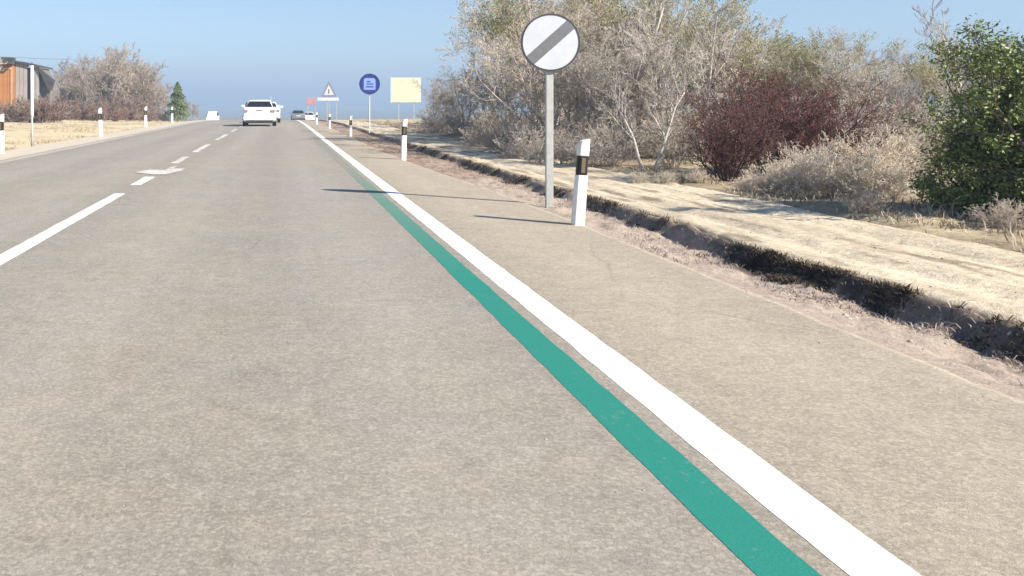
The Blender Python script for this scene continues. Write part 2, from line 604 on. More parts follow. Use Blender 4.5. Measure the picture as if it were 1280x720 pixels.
# ------------------------------------------------------------------ grass and stones (uncountable)
def blades(name, P, hgt, wid, lean, m, label, cat, nper=1):
    P = np.asarray(P); n = len(P)
    ang = nrg.random(n) * 2 * np.pi
    d = np.stack([np.cos(ang), np.sin(ang), np.zeros(n)], -1)
    la = nrg.random(n) * 2 * np.pi
    ld = np.stack([np.cos(la), np.sin(la), np.zeros(n)], -1) * (lean * (0.3 + nrg.random(n)))[:, None] * hgt[:, None]
    w = wid[:, None]
    up = np.array([0, 0, 1.0])
    b0 = P - d * w; b1 = P + d * w
    m0 = P + up * hgt[:, None] * 0.55 + ld * 0.35 - d * w * 0.7
    m1 = P + up * hgt[:, None] * 0.55 + ld * 0.35 + d * w * 0.7
    t = P + up * hgt[:, None] * (1 - 0.3 * lean) + ld
    v = np.stack([b0, b1, m1, m0, t], 1).reshape(-1, 3)
    i = np.arange(n)[:, None] * 5
    fq = np.concatenate([i + np.array([[0, 1, 2]]), i + np.array([[0, 2, 3]]), i + np.array([[3, 2, 4]])], 0)
    o = np_mesh(name, v, fq, m)
    return tag(o, label, cat, kind='stuff')


def scatter(n, x0, x1, y0, y1, dens=None, clump=None):
    """points on the ground, denser near; dens(x,y)->0..1"""
    Yv = y0 * (y1 / y0) ** nrg.random(n)
    Xv = x0 + (x1 - x0) * nrg.random(n)
    if clump:
        k = clump
        cx = nrg.normal(0, k, n); cy = nrg.normal(0, k, n)
        q = nrg.integers(0, max(1, n // 22), n)
        Xv = Xv[q] + cx; Yv = Yv[q] + cy
    if dens is not None:
        keep = nrg.random(len(Xv)) < dens(Xv, Yv)
        Xv = Xv[keep]; Yv = Yv[keep]
    return np.stack([Xv, Yv, ground_z(Xv, Yv) - 0.01], -1)


M_straw = mat('dry straw grass', (0.42, 0.345, 0.24), 0.9, 0.1, 0.4, 1.7)
M_greygrass = mat('grey dead grass', (0.36, 0.31, 0.255), 0.9, 0.1, 0.35, 1.3)
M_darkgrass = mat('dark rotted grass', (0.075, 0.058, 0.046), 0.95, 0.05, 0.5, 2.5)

P = scatter(26000, 6.1, 13, 4.5, 60, lambda x, y: np.clip(0.35 + 2.5 * fbm(x * 0.9, y * 0.7, 141, 3) + 0.35 * sstep(6.4, 7.5, x), 0, 1), 0.09)
n = len(P)
blades('dry_grass', P, 0.05 + 0.16 * nrg.random(n) ** 2, 0.004 + 0.004 * nrg.random(n) + P[:, 1] * 0.0002, 0.8, M_greygrass,
       'dry grey grass covering the ground under the bushes beyond the track', 'grass')
P = scatter(9000, 6.0, 6.7, 4.5, 50, lambda x, y: np.clip(0.3 + 3 * fbm(x * 1.3, y * 0.9, 145, 3), 0, 1), 0.06)
n = len(P)
blades('straw_grass', P, 0.04 + 0.10 * nrg.random(n), 0.004 + 0.003 * nrg.random(n) + P[:, 1] * 0.0002, 0.9, M_straw,
       'short straw along the right edge of the sandy track', 'grass')


M_mauve = mat('grey mauve dead growth', (0.34, 0.285, 0.265), 0.9, 0.1, 0.35, 1.6)


def bank_dens(x, y):
    return np.clip(np.exp(-((x - 3.80) / 0.14) ** 2) * (0.5 + 4.0 * fbm(y * 0.8, x * 0.6, 151, 3)), 0, 1)


def brink(n, y0, y1):
    Yv = y0 * (y1 / y0) ** nrg.random(n)
    q = nrg.integers(0, n // 30, n)
    Yv = Yv[q] + nrg.normal(0, 0.06, n)
    keep = nrg.random(n) < np.clip((0.72 - 0.22 * sstep(4.5, 6.5, Yv) - 0.45 * sstep(7, 10, Yv)) + 3.2 * fbm(Yv * 1.7, Yv * 0 + 2, 151, 4), 0.0, 1)
    Yv = Yv[keep]
    pe = 3.98 + brink_wob(Yv)
    Xv = pe - 0.01 - (0.16 + 0.9 * np.clip(fbm(Yv * 2.6, Yv * 0 + 1, 153, 3), 0, 1)) * nrg.random(len(Yv)) ** 1.2 + nrg.normal(0, 0.015, len(Yv))
    return np.stack([Xv, Yv, ground_z(Xv, Yv) - 0.01], -1)


P = brink(14000, 2.8, 24)
P[:, 0] = 3.98 + brink_wob(P[:, 1]) + nrg.normal(0.03, 0.035, len(P)); P[:, 2] = base(P[:, 1]) + 0.0
n = len(P)
blades('brink_grass', P, 0.015 + 0.05 * nrg.random(n) ** 2, 0.002 + 0.002 * nrg.random(n), 1.3, M_straw,
       'straw blades fringing the broken edge of the sandy track', 'grass')
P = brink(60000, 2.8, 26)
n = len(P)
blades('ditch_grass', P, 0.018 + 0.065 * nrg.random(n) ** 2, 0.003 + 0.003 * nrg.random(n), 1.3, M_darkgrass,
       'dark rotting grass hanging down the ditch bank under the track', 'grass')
P = scatter(42000, 2.85, 3.85, 2.9, 30, lambda x, y: np.clip(0.02 + 0.55 * sstep(3.15, 3.7, x) + 2.6 * fbm(x * 2, y * 1.2, 155, 3), 0, 0.8) * (x > edge(y) + 0.05), 0.09)
n = len(P)
blades('verge_grass', P, 0.012 + 0.06 * nrg.random(n) ** 2.2, 0.002 + 0.003 * nrg.random(n), 1.3, M_mauve,
       'sparse dead grass on the sandy verge beside the asphalt', 'grass')
P = scatter(16000, -16, -7.35, 16, 90, lambda x, y: np.clip(0.25 + 3 * fbm(x * 0.5, y * 0.25, 161, 3), 0, 1), 0.2)
n = len(P)
blades('field_grass', P, 0.06 + 0.20 * nrg.random(n) ** 2, 0.008 + 0.008 * nrg.random(n), 0.8, M_straw,
       'patchy straw and dead grass on the field left of the road', 'grass')


def stones(name, P, size, m, label):
    n = len(P)
    tpl = np.array([[1, 0, 0], [-1, 0, 0], [0, 1, 0], [0, -1, 0], [0, 0, 1], [0, 0, -1.0]])
    tf = np.array([[0, 2, 4], [2, 1, 4], [1, 3, 4], [3, 0, 4], [2, 0, 5], [1, 2, 5], [3, 1, 5], [0, 3, 5]])
    a = nrg.random(n) * 6.28
    s = size[:, None] * (0.6 + 0.8 * nrg.random((n, 3))) * np.array([1, 1, 0.65])
    v = tpl[None] * s[:, None, :] * (0.7 + 0.6 * nrg.random((n, 6, 1)))
    c, si = np.cos(a)[:, None], np.sin(a)[:, None]
    v = np.stack([v[..., 0] * c - v[..., 1] * si, v[..., 0] * si + v[..., 1] * c, v[..., 2]], -1) + P[:, None, :]
    ff = (np.arange(n)[:, None, None] * 6 + tf[None]).reshape(-1, 3)
    return tag(np_mesh(name, v.reshape(-1, 3), ff, m), label, 'stones', kind='stuff')


M_stone = mat('verge stone', (0.38, 0.33, 0.29), 0.9, 0.15, 0.35, 3.0)
P = scatter(20000, 2.7, 3.9, 3.0, 40, lambda x, y: np.clip(0.5 + 3 * fbm(x * 2.2, y * 1.5, 171, 3), 0.05, 1) * (x > edge(y) + 0.02))
stones('verge_stones', P, 0.004 + 0.016 * nrg.random(len(P)) ** 3, M_stone, 'gravel and small stones scattered down the verge and ditch')
P = scatter(350, 4.05, 5.95, 3.8, 30)
P[:, 2] = base(P[:, 1]) + 0.02
stones('path_stones', P, 0.003 + 0.009 * nrg.random(len(P)) ** 3, M_stone, 'loose pebbles lying on the sandy track')

P = scatter(5200, -2.0, 3.0, 2.6, 16, lambda x, y: np.where(x < 1.7, 0.06, np.clip(0.15 + 0.85 * sstep(2.3, 2.95, x), 0, 1)) * np.clip(0.5 + 3 * fbm(x * 1.5, y * 0.8, 181, 3), 0.05, 1) * (x < edge(y)))
P[:, 2] = base(P[:, 1])
stones('road_grit', P, 0.0018 + 0.006 * nrg.random(len(P)) ** 4, M_stone, 'loose grit lying on the asphalt, thickest at its right edge')

# ------------------------------------------------------------------ bare trees and shrubs
class Twigs:
    """limbs as thin tubes (trunk) and tapered twig ribbons (crown)"""
    def __init__(self, seed):
        self.r = random.Random(seed)
        self.trunk = MB()
        self.seg = []          # (p, q, r0, r1)
        self.tips = []

    def limb(self, p, d, length, rad, level, maxlev, kids, up=0.12, wob=0.22, ratio=0.62, spread=0.75, thick=0.0035):
        r = self.r
        n = 5 if level == 0 else (4 if level == 1 else 3)
        pts = [p.copy()]; rads = [rad]
        q = p.copy(); dd = d.normalized()
        for i in range(n):
            dd = (dd + Vector((r.gauss(0, wob), r.gauss(0, wob), r.gauss(0, wob) + up))).normalized()
            q = q + dd * (length / n)
            pts.append(q.copy()); rads.append(max(thick, rad * (1 - 0.72 * (i + 1) / n)))
        if level <= 1:
            self.trunk.tube(pts, rads, 6 if level == 0 else 4)
        else:
            for i in range(n):
                self.seg.append((pts[i], pts[i + 1], rads[i], rads[i + 1]))
        if level >= maxlev:
            self.tips.append((q, dd))
            return
        for k in range(kids[level]):
            t = (0.25 if level == 0 else 0.15) + (0.78 if level == 0 else 0.85) * (k + r.random()) / kids[level]
            t = min(t, 0.999)
            i = int(t * n); fr = t * n - i
            bp = pts[i].lerp(pts[i + 1], fr)
            ax = (pts[i + 1] - pts[i]).normalized()
            side = ax.cross(Vector((r.gauss(0, 1), r.gauss(0, 1), r.gauss(0, 1)))).normalized()
            nd = (ax * (1 - spread * 0.55) + side * spread * r.uniform(0.55, 1.1)).normalized()
            nl = length * ratio * r.uniform(0.6, 1.1) * (1.05 - 0.45 * t)
            br = (rads[i] * (1 - fr) + rads[i + 1] * fr) * 0.62
            self.limb(bp, nd, nl, max(thick, br), level + 1, maxlev, kids, up, wob * 1.08, ratio, spread, thick)

    def crown_mesh(self, name, m, parent=None, wmul=1.0):
        S = self.seg
        p = np.array([s[0] for s in S]); q = np.array([s[1] for s in S])
        r0 = np.array([s[2] for s in S])[:, None] * wmul; r1 = np.array([s[3] for s in S])[:, None] * wmul
        d = q - p
        rv = nrg.normal(size=d.shape)
        u = np.cross(d, rv); u /= np.linalg.norm(u, axis=1, keepdims=True) + 1e-9
        w = np.cross(d, u); w /= np.linalg.norm(w, axis=1, keepdims=True) + 1e-9
        # a three sided twig
        vs = []
        for k in range(3):
            a = 2 * math.pi * k / 3
            o = u * math.cos(a) + w * math.sin(a)
            vs.append(p + o * r0); vs.append(q + o * r1)
        v = np.stack(vs, 1).reshape(-1, 3)
        i = np.arange(len(S))[:, None] * 6
        fq = np.concatenate([i + np.array([[0, 2, 3, 1]]), i + np.array([[2, 4, 5, 3]]), i + np.array([[4, 0, 1, 5]])], 0)
        return np_mesh(name, v, fq, m, parent)


def leaf_mesh(name, P, N, size, m, parent=None):
    """small pointed leaves at P facing N"""
    n = len(P)
    N = N / (np.linalg.norm(N, axis=1, keepdims=True) + 1e-9)
    u = np.cross(N, nrg.normal(size=N.shape)); u /= np.linalg.norm(u, axis=1, keepdims=True) + 1e-9
    w = np.cross(N, u)
    s = size[:, None]
    v = np.stack([P - u * s, P + w * s * 0.45 + N * s * 0.1, P + u * s, P - w * s * 0.45 + N * s * 0.1], 1).reshape(-1, 3)
    f_ = np.arange(n)[:, None] * 4 + np.arange(4)[None]
    return np_mesh(name, v, f_, m, parent)


M_bark = mat('grey brown bark', (0.40, 0.355, 0.31), 0.9, 0.1, 0.3, 9, rnd=0.12, bmp=0.4)
M_twig = mat('grey brown twigs', (0.49, 0.435, 0.375), 0.9, 0.1, 0.28, 1.2, rnd=0.22)
M_twig_olive = mat('budding olive twigs', (0.43, 0.385, 0.25), 0.9, 0.1, 0.28, 1.2, rnd=0.15)
M_bud = mat('spring buds', (0.30, 0.29, 0.11), 0.8, 0.15, 0.3, 3.0, rnd=0.12)
M_palebark = mat('pale bark', (0.47, 0.43, 0.39), 0.85, 0.15, 0.3, 12, bmp=0.3)
M_paletwig = mat('pale twigs', (0.40, 0.365, 0.335), 0.85, 0.12, 0.2, 2.0, rnd=0.1)
M_browntwig = mat('brown twigs', (0.37, 0.31, 0.26), 0.9, 0.1, 0.3, 0.8, rnd=0.22)
M_redtwig = mat('red brown twigs', (0.27, 0.195, 0.155), 0.9, 0.1, 0.3, 0.8, rnd=0.25)
M_maroon = mat('maroon twigs', (0.185, 0.096, 0.080), 0.85, 0.15, 0.35, 2.0, rnd=0.15)
M_maroonstem = mat('maroon stems', (0.085, 0.042, 0.040), 0.85, 0.15, 0.3, 6)
M_drytwig = mat('straw coloured twigs', (0.68, 0.595, 0.50), 0.9, 0.1, 0.25, 2.0, rnd=0.15)
M_drystem = mat('straw coloured stems', (0.50, 0.43, 0.35), 0.9, 0.1, 0.25, 6)
M_leaf = mat('glossy green leaves', (0.15, 0.188, 0.052), 0.5, 0.35, 0.6, 3.0)
M_leafstem = mat('dark woody stem', (0.09, 0.075, 0.06), 0.9, 0.1, 0.3, 8)
M_greenfar = mat('soft green needles', (0.165, 0.205, 0.09), 0.8, 0.2, 0.35, 1.2)


def tree_proto(name, seed, stems, hgt, kids, maxlev, rad, tm, cm, up=0.12, wob=0.2, lean=0.35, spread=0.75, ratio=0.62, thick=0.0045, budm=None, nbud=0, wmul=1.0, budsize=0.03):
    root = empty(name, (0, 0, 0))
    T = Twigs(seed)
    r = T.r
    for s in range(stems):
        a = 2 * math.pi * (s + r.random()) / stems
        l = lean * r.uniform(0.2, 1.0) if stems > 1 else lean * 0.2
        d = Vector((math.cos(a) * l, math.sin(a) * l, 1))
        p = Vector((math.cos(a), math.sin(a), 0)) * (0.10 * hgt * lean if stems > 1 else 0) * r.random()
        p.z = -0.08
        T.limb(p, d, hgt * (r.uniform(0.62, 0.92) if stems < 10 else r.uniform(0.38, 1.02)) if stems > 1 else hgt * 0.85, rad * r.uniform(0.7, 1.1), 0, maxlev, kids, up, wob, ratio, spread, thick)
    T.trunk.build('trunk', tm, root, smooth=True)
    T.crown_mesh('crown', cm, root, wmul)
    if budm and nbud:
        k = [T.tips[i] for i in nrg.integers(0, len(T.tips), nbud)]
        P_ = np.array([t[0] for t in k]) + nrg.normal(0, 0.05, (nbud, 3))
        leaf_mesh('buds', P_, nrg.normal(size=(nbud, 3)), budsize * (0.6 + 0.8 * nrg.random(nbud)), budm, root)
    return root


protos = {}
protos['bare0'] = tree_proto('bare_tree', 1, 5, 3.4, [7, 6, 5, 4], 4, 0.050, M_bark, M_twig, lean=0.45, thick=0.0045)
protos['bare1'] = tree_proto('bare_tree', 2, 4, 3.8, [8, 6, 5, 4], 4, 0.055, M_bark, M_twig, lean=0.35, up=0.16, thick=0.0045)
protos['bare2'] = tree_proto('bare_tree', 3, 7, 3.0, [7, 5, 5, 4], 4, 0.040, M_bark, M_twig, lean=0.55, thick=0.0045)
protos['bare3'] = tree_proto('bare_tree', 4, 3, 4.2, [9, 7, 5, 4], 4, 0.060, M_bark, M_twig, lean=0.35, up=0.10, thick=0.0048)
protos['olive'] = tree_proto('budding_tree', 5, 4, 3.8, [8, 6, 5, 4], 4, 0.050, M_bark, M_twig_olive, lean=0.4, up=0.14, budm=M_bud, nbud=5500, budsize=0.024)
protos['left0'] = tree_proto('bare_tree', 41, 5, 3.4, [7, 6, 5, 3], 4, 0.050, M_browntwig, M_browntwig, lean=0.40, up=0.16, thick=0.009)
protos['left1'] = tree_proto('bare_tree', 42, 3, 3.9, [8, 6, 5, 3], 4, 0.055, M_browntwig, M_browntwig, lean=0.30, up=0.20, thick=0.008)
protos['scrub'] = tree_proto('brown_shrub', 43, 18, 0.95, [8, 5, 3], 3, 0.012, M_redtwig, M_redtwig, lean=0.8, up=0.06, wob=0.22, ratio=0.55, thick=0.006)
protos['pale'] = tree_proto('pale_tree', 6, 1, 3.6, [12, 6, 4, 3], 4, 0.050, M_palebark, M_paletwig, lean=0.5, up=0.20, wob=0.13, spread=0.6, ratio=0.5, thick=0.004)
protos['pale2'] = tree_proto('pale_tree', 16, 2, 2.8, [8, 6, 4, 3], 4, 0.050, M_palebark, M_paletwig, lean=0.9, up=0.10, wob=0.15, spread=0.65, ratio=0.55, thick=0.004)
protos['maroon'] = tree_proto('maroon_bush', 7, 34, 1.55, [9, 6, 3], 3, 0.013, M_maroonstem, M_maroon, lean=0.75, up=0.08, wob=0.16, ratio=0.5, thick=0.0035)
protos['dry'] = tree_proto('dry_shrub', 8, 40, 0.75, [9, 5, 3], 3, 0.006, M_drystem, M_drytwig, lean=0.9, up=0.05, wob=0.2, ratio=0.5, thick=0.0022)
protos['brush'] = tree_proto('brown_shrub', 9, 18, 0.95, [8, 5, 3], 3, 0.010, M_bark, M_twig, lean=0.8, up=0.06, wob=0.22, ratio=0.55, thick=0.003)


def green_bush(seed, hgt, wide, nleaf):
    root = empty('green_bush', (0, 0, 0))
    T = Twigs(seed); r = T.r
    for s in range(9):
        a = 2 * math.pi * (s + r.random()) / 9
        l = 0.6 * r.uniform(0.1, 1.0)
        T.limb(Vector((math.cos(a) * 0.15, math.sin(a) * 0.15, -0.05)), Vector((math.cos(a) * l, math.sin(a) * l, 1)), hgt * r.uniform(0.42, 1.0), 0.028, 0, 3,
               [8, 5, 3], 0.12, 0.2, 0.55, 0.8, 0.003)
    T.trunk.build('trunk', M_leafstem, root, smooth=True)
    T.crown_mesh('twigs', M_leafstem, root)
    # leaf clumps on the outer twigs
    tips = np.array([t[0] for t in T.tips])
    keep = tips[:, 2] > 0.10
    tips = tips[keep]
    k = nrg.integers(0, len(tips), nleaf)
    off = nrg.normal(0, 1, (nleaf, 3)) * np.array([0.055, 0.055, 0.045])
    tips = tips[k]
    low = nrg.random(nleaf) < 0.30                       # drooping lower foliage
    aa = nrg.random(nleaf) * 6.283; ra = wide * 0.62 * nrg.random(nleaf) ** 0.5
    cl = np.floor(aa * 2.2) * 1.7 + np.floor(ra * 4)
    zl_ = 0.10 + 0.75 * np.abs(np.sin(cl * 12.9)) * (1 - 0.3 * ra)
    tips = np.where(low[:, None], np.stack([ra * np.cos(aa), ra * np.sin(aa), zl_ + nrg.normal(0, 0.06, nleaf)], -1), tips)
    P_ = tips + off
    N_ = off * 6 + nrg.normal(0, 0.6, (nleaf, 3)) + np.array([0, 0, 0.5])
    leaf_mesh('crown', P_, N_, 0.013 + 0.02 * nrg.random(nleaf) ** 1.5, M_leaf, root)
    return root


protos['green'] = green_bush(31, 1.95, 1.0, 36000)


def conifer(hgt):
    root = empty('green_conifer', (0, 0, 0))
    MB().tube([(0, 0, -0.1), (0.02, 0, hgt * 0.5), (0, 0, hgt)], [0.09, 0.05, 0.01], 7).build('trunk', M_bark, root, smooth=True)
    n = 9000
    t = nrg.random(n) ** 0.75
    z = hgt * (0.07 + 0.93 * t)
    a = nrg.random(n) * 6.283
    lay = 0.75 + 0.35 * np.sin(z * 9 + a * 2) + 0.25 * nrg.normal(size=n)
    rr = 0.36 * hgt * (1 - t) ** 0.8 * np.clip(lay, 0.15, 1.3) * nrg.random(n) ** 0.35 + 0.03
    P_ = np.stack([rr * np.cos(a), rr * np.sin(a), z - rr * 0.25], -1)
    N_ = nrg.normal(size=(n, 3)) + np.array([0, 0, 0.6])
    leaf_mesh('crown', P_, N_, 0.05 + 0.04 * nrg.random(n), M_greenfar, root)
    return root


protos['conifer'] = conifer(3.4)
used = set()


def plant(kind, x, y, s=1.0, rz=None, label='', cat='tree', group=None, sz=None):
    o = protos[kind]
    if kind in used:
        o = copy_tree(o)
    used.add(kind)
    o.location = (x, y, gz(x, y) - 0.02)
    o.rotation_euler = (0, 0, rng.random() * 6.28 if rz is None else rz)
    o.scale = (s, s, s if sz is None else sz)
    for k in ('label', 'category', 'group'):
        if k in o:
            del o[k]
    tag(o, label, cat, group)
    return o


# --- the thicket right of the track; px is the photo column, d the distance, s the scale
BARE = ['bare0', 'bare1', 'bare2', 'bare3']
thick = [
    # front row
    (549, 40, .72), (566, 37, .74), (582, 33, .74), (616, 29, .95), (660, 26, 1.05), (668, 23, .95), (690, 21.5, .92), (722, 20.5, .9),
    (752, 19.5, .9), (785, 19, .85), (838, 18.5, .82),
    # second row
    (676, 36, 1.4), (688, 33, 1.5), (700, 31, 1.45), (692, 29.5, 1.45), (718, 28, 1.45), (742, 27, 1.4), (768, 26, 1.35), (795, 25, 1.28), (825, 24, 1.15), (855, 23.5, 1.1), (888, 23, 1.02),
    (920, 22, .92), (955, 21.5, .90), (990, 21, .86), (1025, 20.5, .84), (1060, 20, .82), (1095, 19.5, .80), (1130, 19, .79),
    # back row
    (690, 50, 1.9), (704, 47, 2.0), (715, 44, 1.95), (705, 42, 1.9), (740, 40, 1.8), (780, 38, 1.65), (820, 36, 1.5), (860, 34, 1.4), (900, 32, 1.28), (935, 31, 1.2),
    (970, 30, 1.15), (1005, 29.5, 1.14), (1045, 29, 1.12), (1085, 28, 1.10), (1125, 27, 1.05), (1170, 26, 1.02), (1220, 25, 1.0), (1270, 24, .97), (1330, 23, .95),
]
LAND = [(545, 'beside the pale yellow board'), (585, 'at its far left end'), (618, 'where it rises to full height'), (660, 'left of the round sign'), (712, 'behind the round sign'),
        (765, 'above the nearest marker post'), (815, 'behind the leaning pale tree'), (868, 'left of the maroon bushes'), (945, 'behind the dark maroon bush'),
        (1002, 'behind the tallest maroon bush'), (1065, 'behind the pale dry shrubs'), (1112, 'left of the green bush'), (1175, 'touching the green bush'), (1250, 'rising behind the green bush'), (9999, 'at the right edge of the view')]
LAND_L = [(78, 'just right of the shed'), (99, 'right of the shed roof'), (117, 'left of the second left marker post'), (136, 'behind the second left marker post'), (160, 'right of the second left marker post'),
          (178, 'left of the third left marker post'), (193, 'behind the third left marker post'), (214, 'left of the green conifer'), (240, 'just right of the green conifer'), (9999, 'smallest and farthest of the left clump')]
seen = {}


def single(what, px, land):
    where = next(w for lim, w in land if px < lim)
    lab = what + ', ' + where
    n_same = seen.get(lab, 0); seen[lab] = n_same + 1
    if n_same:
        lab = ('next ', 'third ', 'fourth ', 'fifth ', 'sixth ', 'seventh ', 'eighth ', 'ninth ')[min(n_same, 8) - 1] + what + ', ' + where
    return lab


for i, (px, d, s) in enumerate(thick):
    kind = BARE[i % 4] if rng.random() < 0.72 else 'olive'
    if px in (742, 768, 780, 955, 970, 935, 990):
        kind = 'olive'
    if i < 11 and px != 752:
        kind = BARE[(i * 3 + 1) % 4]
    row = 'front row' if i < 11 else ('middle row' if i < 29 else 'back row')
    what = 'yellow green tree' if kind == 'olive' else 'bare grey brown tree'
    lab = single(what + ', thicket ' + row, px, LAND)
    s *= 1 - 0.17 * float(sstep(860, 960, px))
    plant(kind, spot(px, d), d, s * rng.uniform(0.94, 1.06), label=lab, group='trees of the thicket right of the track')

plant('pale', spot(880, 18.5), 18.5, 1.03, 0.6, 'slender white barked tree rising behind the maroon bush', 'tree')
plant('pale', spot(802, 21), 21, 1.25, 2.6, 'tall pale twigged tree rising above the nearest marker post to the frame top', 'tree')
plant('pale', spot(1218, 12.6), 12.6, 0.76, 4.1, 'thin bare pale tree poking above the green bush', 'tree')
plant('pale2', spot(812, 16.0), 16.0, 0.82, 1.2, 'leaning pale barked tree just left of the maroon bush', 'tree')

# brown undergrowth at the foot of the thicket
under = [(552, 36, 1.3), (590, 30, 1.35), (615, 25, 1.25), (640, 23, 1.2), (664, 21, 1.2), (692, 19.5, 1.15), (722, 19, 1.15), (752, 19, 1.2), (785, 19, 1.2), (815, 18.5, 1.15), (860, 18, 1.2), (760, 22, 1.5), (700, 24, 1.6),
         (840, 21, 1.5), (1090, 17.5, 1.35), (1130, 17, 1.35), (1160, 16.5, 1.3), (1050, 18.5, 1.5), (1010, 19, 1.5)]
for i, (px, d, s) in enumerate(under + [(540, 38, 1.2), (570, 33, 1.1), (600, 26, 1.1), (628, 22, 1.0), (648, 19.5, .95), (676, 18, .85), (705, 17.5, .9), (738, 17, .9), (768, 17, .85),
                                (842, 16.5, .8), (1072, 15.5, 1.0), (1105, 15, .95), (1130, 14.5, .95), (1000, 17, 1.2), (1045, 16.6, 1.2)]):
    plant('brush', spot(px, d), d, s, label=single('low twiggy shrub %s' % ('deep under the thicket' if d > 18.6 else 'at the thicket foot'), px, LAND), cat='shrub', group='brown shrubs under the thicket')

# maroon bushes
plant('maroon', spot(908, 13.6), 13.6, 0.95, label='dark maroon bush nearest the track, left of its paler neighbours', cat='bush', group='maroon bushes')
plant('maroon', spot(965, 14.6), 14.6, 1.25, label='tallest maroon bush, red topped, behind the pale dry shrubs', cat='bush', group='maroon bushes')
plant('maroon', spot(1028, 15.2), 15.2, 1.05, label='maroon bush at the right end of the group, behind straw coloured shrubs', cat='bush', group='maroon bushes')

# straw coloured shrubs
for px, d, s, lab in [(968, 11.9, .75, 'small pale dry shrub in front of the tallest maroon bush'),
                      (1000, 11.6, .85, 'pale straw coloured shrub, second from the maroon bushes'),
                      (1036, 11.2, .92, 'bushy pale straw shrub in the middle of the dry shrubs'),
                      (1072, 10.8, .85, 'pale straw shrub left of the gap by the green bush'),
                      (1108, 10.6, .80, 'pale straw shrub next to the green bush'),
                      (1015, 12.8, 1.0, 'tall dry shrub standing behind the pale straw shrubs'),
                      (1085, 12.4, 1.25, 'dry shrub behind, just left of the green bush')]:
    plant('dry', spot(px, d), d, s, label=lab, cat='shrub', group='pale dry shrubs')
for px, d, s, wh in [(800, 13.6, .35, 'below the leaning pale tree'), (832, 13.4, .4, 'right of the leaning pale tree'), (935, 12.4, .42, 'before the dark maroon bush'), (1080, 9.5, .4, 'left of the green bush'),
                     (870, 13.3, .35, 'left of the dark maroon bush'), (1250, 8.3, .45, 'in front of the green bush')]:
    plant('dry', spot(px, d), d, s, label='ankle high tuft of pale dry twigs beside the track, ' + wh, cat='shrub', group='tufts along the track')

plant('green', spot(1226, 9.3), 9.3, 0.90, 0.3, 'dense dark green leafy bush at the right edge of the view', 'bush')
plant('green', spot(1345, 8.5), 8.5, 0.95, 2.3, 'green leafy bush mostly cut off by the right edge', 'bush')

# --- left side
left = [(100, 90, 1.35), (138, 92, 1.6), (150, 90, 1.5), (176, 94, 1.45), (188, 100, 1.3), (72, 86, 1.0), (92, 84, 1.05), (112, 82, 1.15), (130, 84, 1.3), (148, 86, 1.35), (165, 88, 1.35), (182, 90, 1.2), (60, 92, .9), (105, 98, 1.4), (140, 100, 1.6),
        (170, 104, 1.5), (196, 98, 1.0), (208, 104, .9), (234, 112, .7), (246, 118, .55), (120, 92, 1.2), (156, 94, 1.45)]
for i, (px, d, s) in enumerate(left):
    lab = single('bare brown tree, %s of left clump' % ('back' if d > 91 else 'front'), px, LAND_L)
    plant(('left0', 'left1')[i % 2], spot(px, d), d, 1.22 * s * rng.uniform(.9, 1.1), label=lab, group='bare trees left of the road')
for i, (px, d, s) in enumerate([(8, 61, 2.0), (24, 60, 1.9), (40, 62, 2.2), (54, 61, 2.3), (68, 63, 2.3), (75, 80, 2.6), (95, 82, 2.7), (115, 80, 2.7), (135, 82, 2.9), (155, 84, 2.9), (175, 86, 2.7), (195, 92, 2.0), (20, 62, 1.2), (34, 66, 1.5), (48, 70, 1.7), (66, 72, 1.9), (84, 74, 1.9), (104, 74, 1.6), (124, 74, 1.7), (144, 76, 1.7), (164, 78, 1.6), (186, 80, 1.5), (204, 84, 1.3)]):
    plant('scrub', spot(px, d), d, s, label=single('%s brown scrub bush' % ('tall' if s > 2.3 else 'low'), px, LAND_L), cat='shrub', group='scrub along the left field')
plant('conifer', spot(222, 84), 84, 1.12, label='green pointed conifer at the right end of the left clump', cat='tree')
# overhanging tree of the top left corner
plant('left1', spot(-70, 34), 34, 1.28, label='bare tree whose twigs reach into the top left corner', cat='tree')

# ------------------------------------------------------------------ things by the road: materials
M_post = mat('white plastic', (0.76, 0.745, 0.70), 0.55, 0.3, 0.14, 14)
M_band = mat('black band', (0.022, 0.018, 0.016), 0.6, 0.3, 0.3, 20)
M_reflector = mat('dull amber reflector', (0.15, 0.105, 0.06), 0.45, 0.5, 0.1, 60)
M_galv = mat('galvanised steel', (0.40, 0.41, 0.40), 0.55, 0.4, 0.12, 14, metal=0.25)
M_galvdark = mat('grey steel fittings', (0.25, 0.25, 0.25), 0.5, 0.5, 0.1, 20, metal=0.5)
M_face = mat('white sign sheet', (0.53, 0.555, 0.61), 0.45, 0.4, 0.09, 4)
M_black = mat('black sign print', (0.045, 0.047, 0.055), 0.5, 0.4, 0.15, 12)
M_greyband = mat('faded grey sign print', (0.155, 0.155, 0.17), 0.5, 0.4, 0.12, 14)


def disc(r, y0, y1, n=48, c=(0, 0)):
    m = MB()
    return m.prism([(c[0] + r * math.cos(2 * math.pi * k / n), c[1] + r * math.sin(2 * math.pi * k / n)) for k in range(n)], y0, y1)


def ring(r0, r1, y0, y1, n=48):
    m = MB()
    vs = []
    for k in range(n):
        c, s = math.cos(2 * math.pi * k / n), math.sin(2 * math.pi * k / n)
        vs += [(r0 * c, y0, r0 * s), (r1 * c, y0, r1 * s), (r1 * c, y1, r1 * s), (r0 * c, y1, r0 * s)]
    fs = []
    for k in range(n):
        a = 4 * k; b = 4 * ((k + 1) % n)
        for j in range(4):
            fs.append((a + j, a + (j + 1) % 4, b + (j + 1) % 4, b + j))
    return m.add(vs, fs)


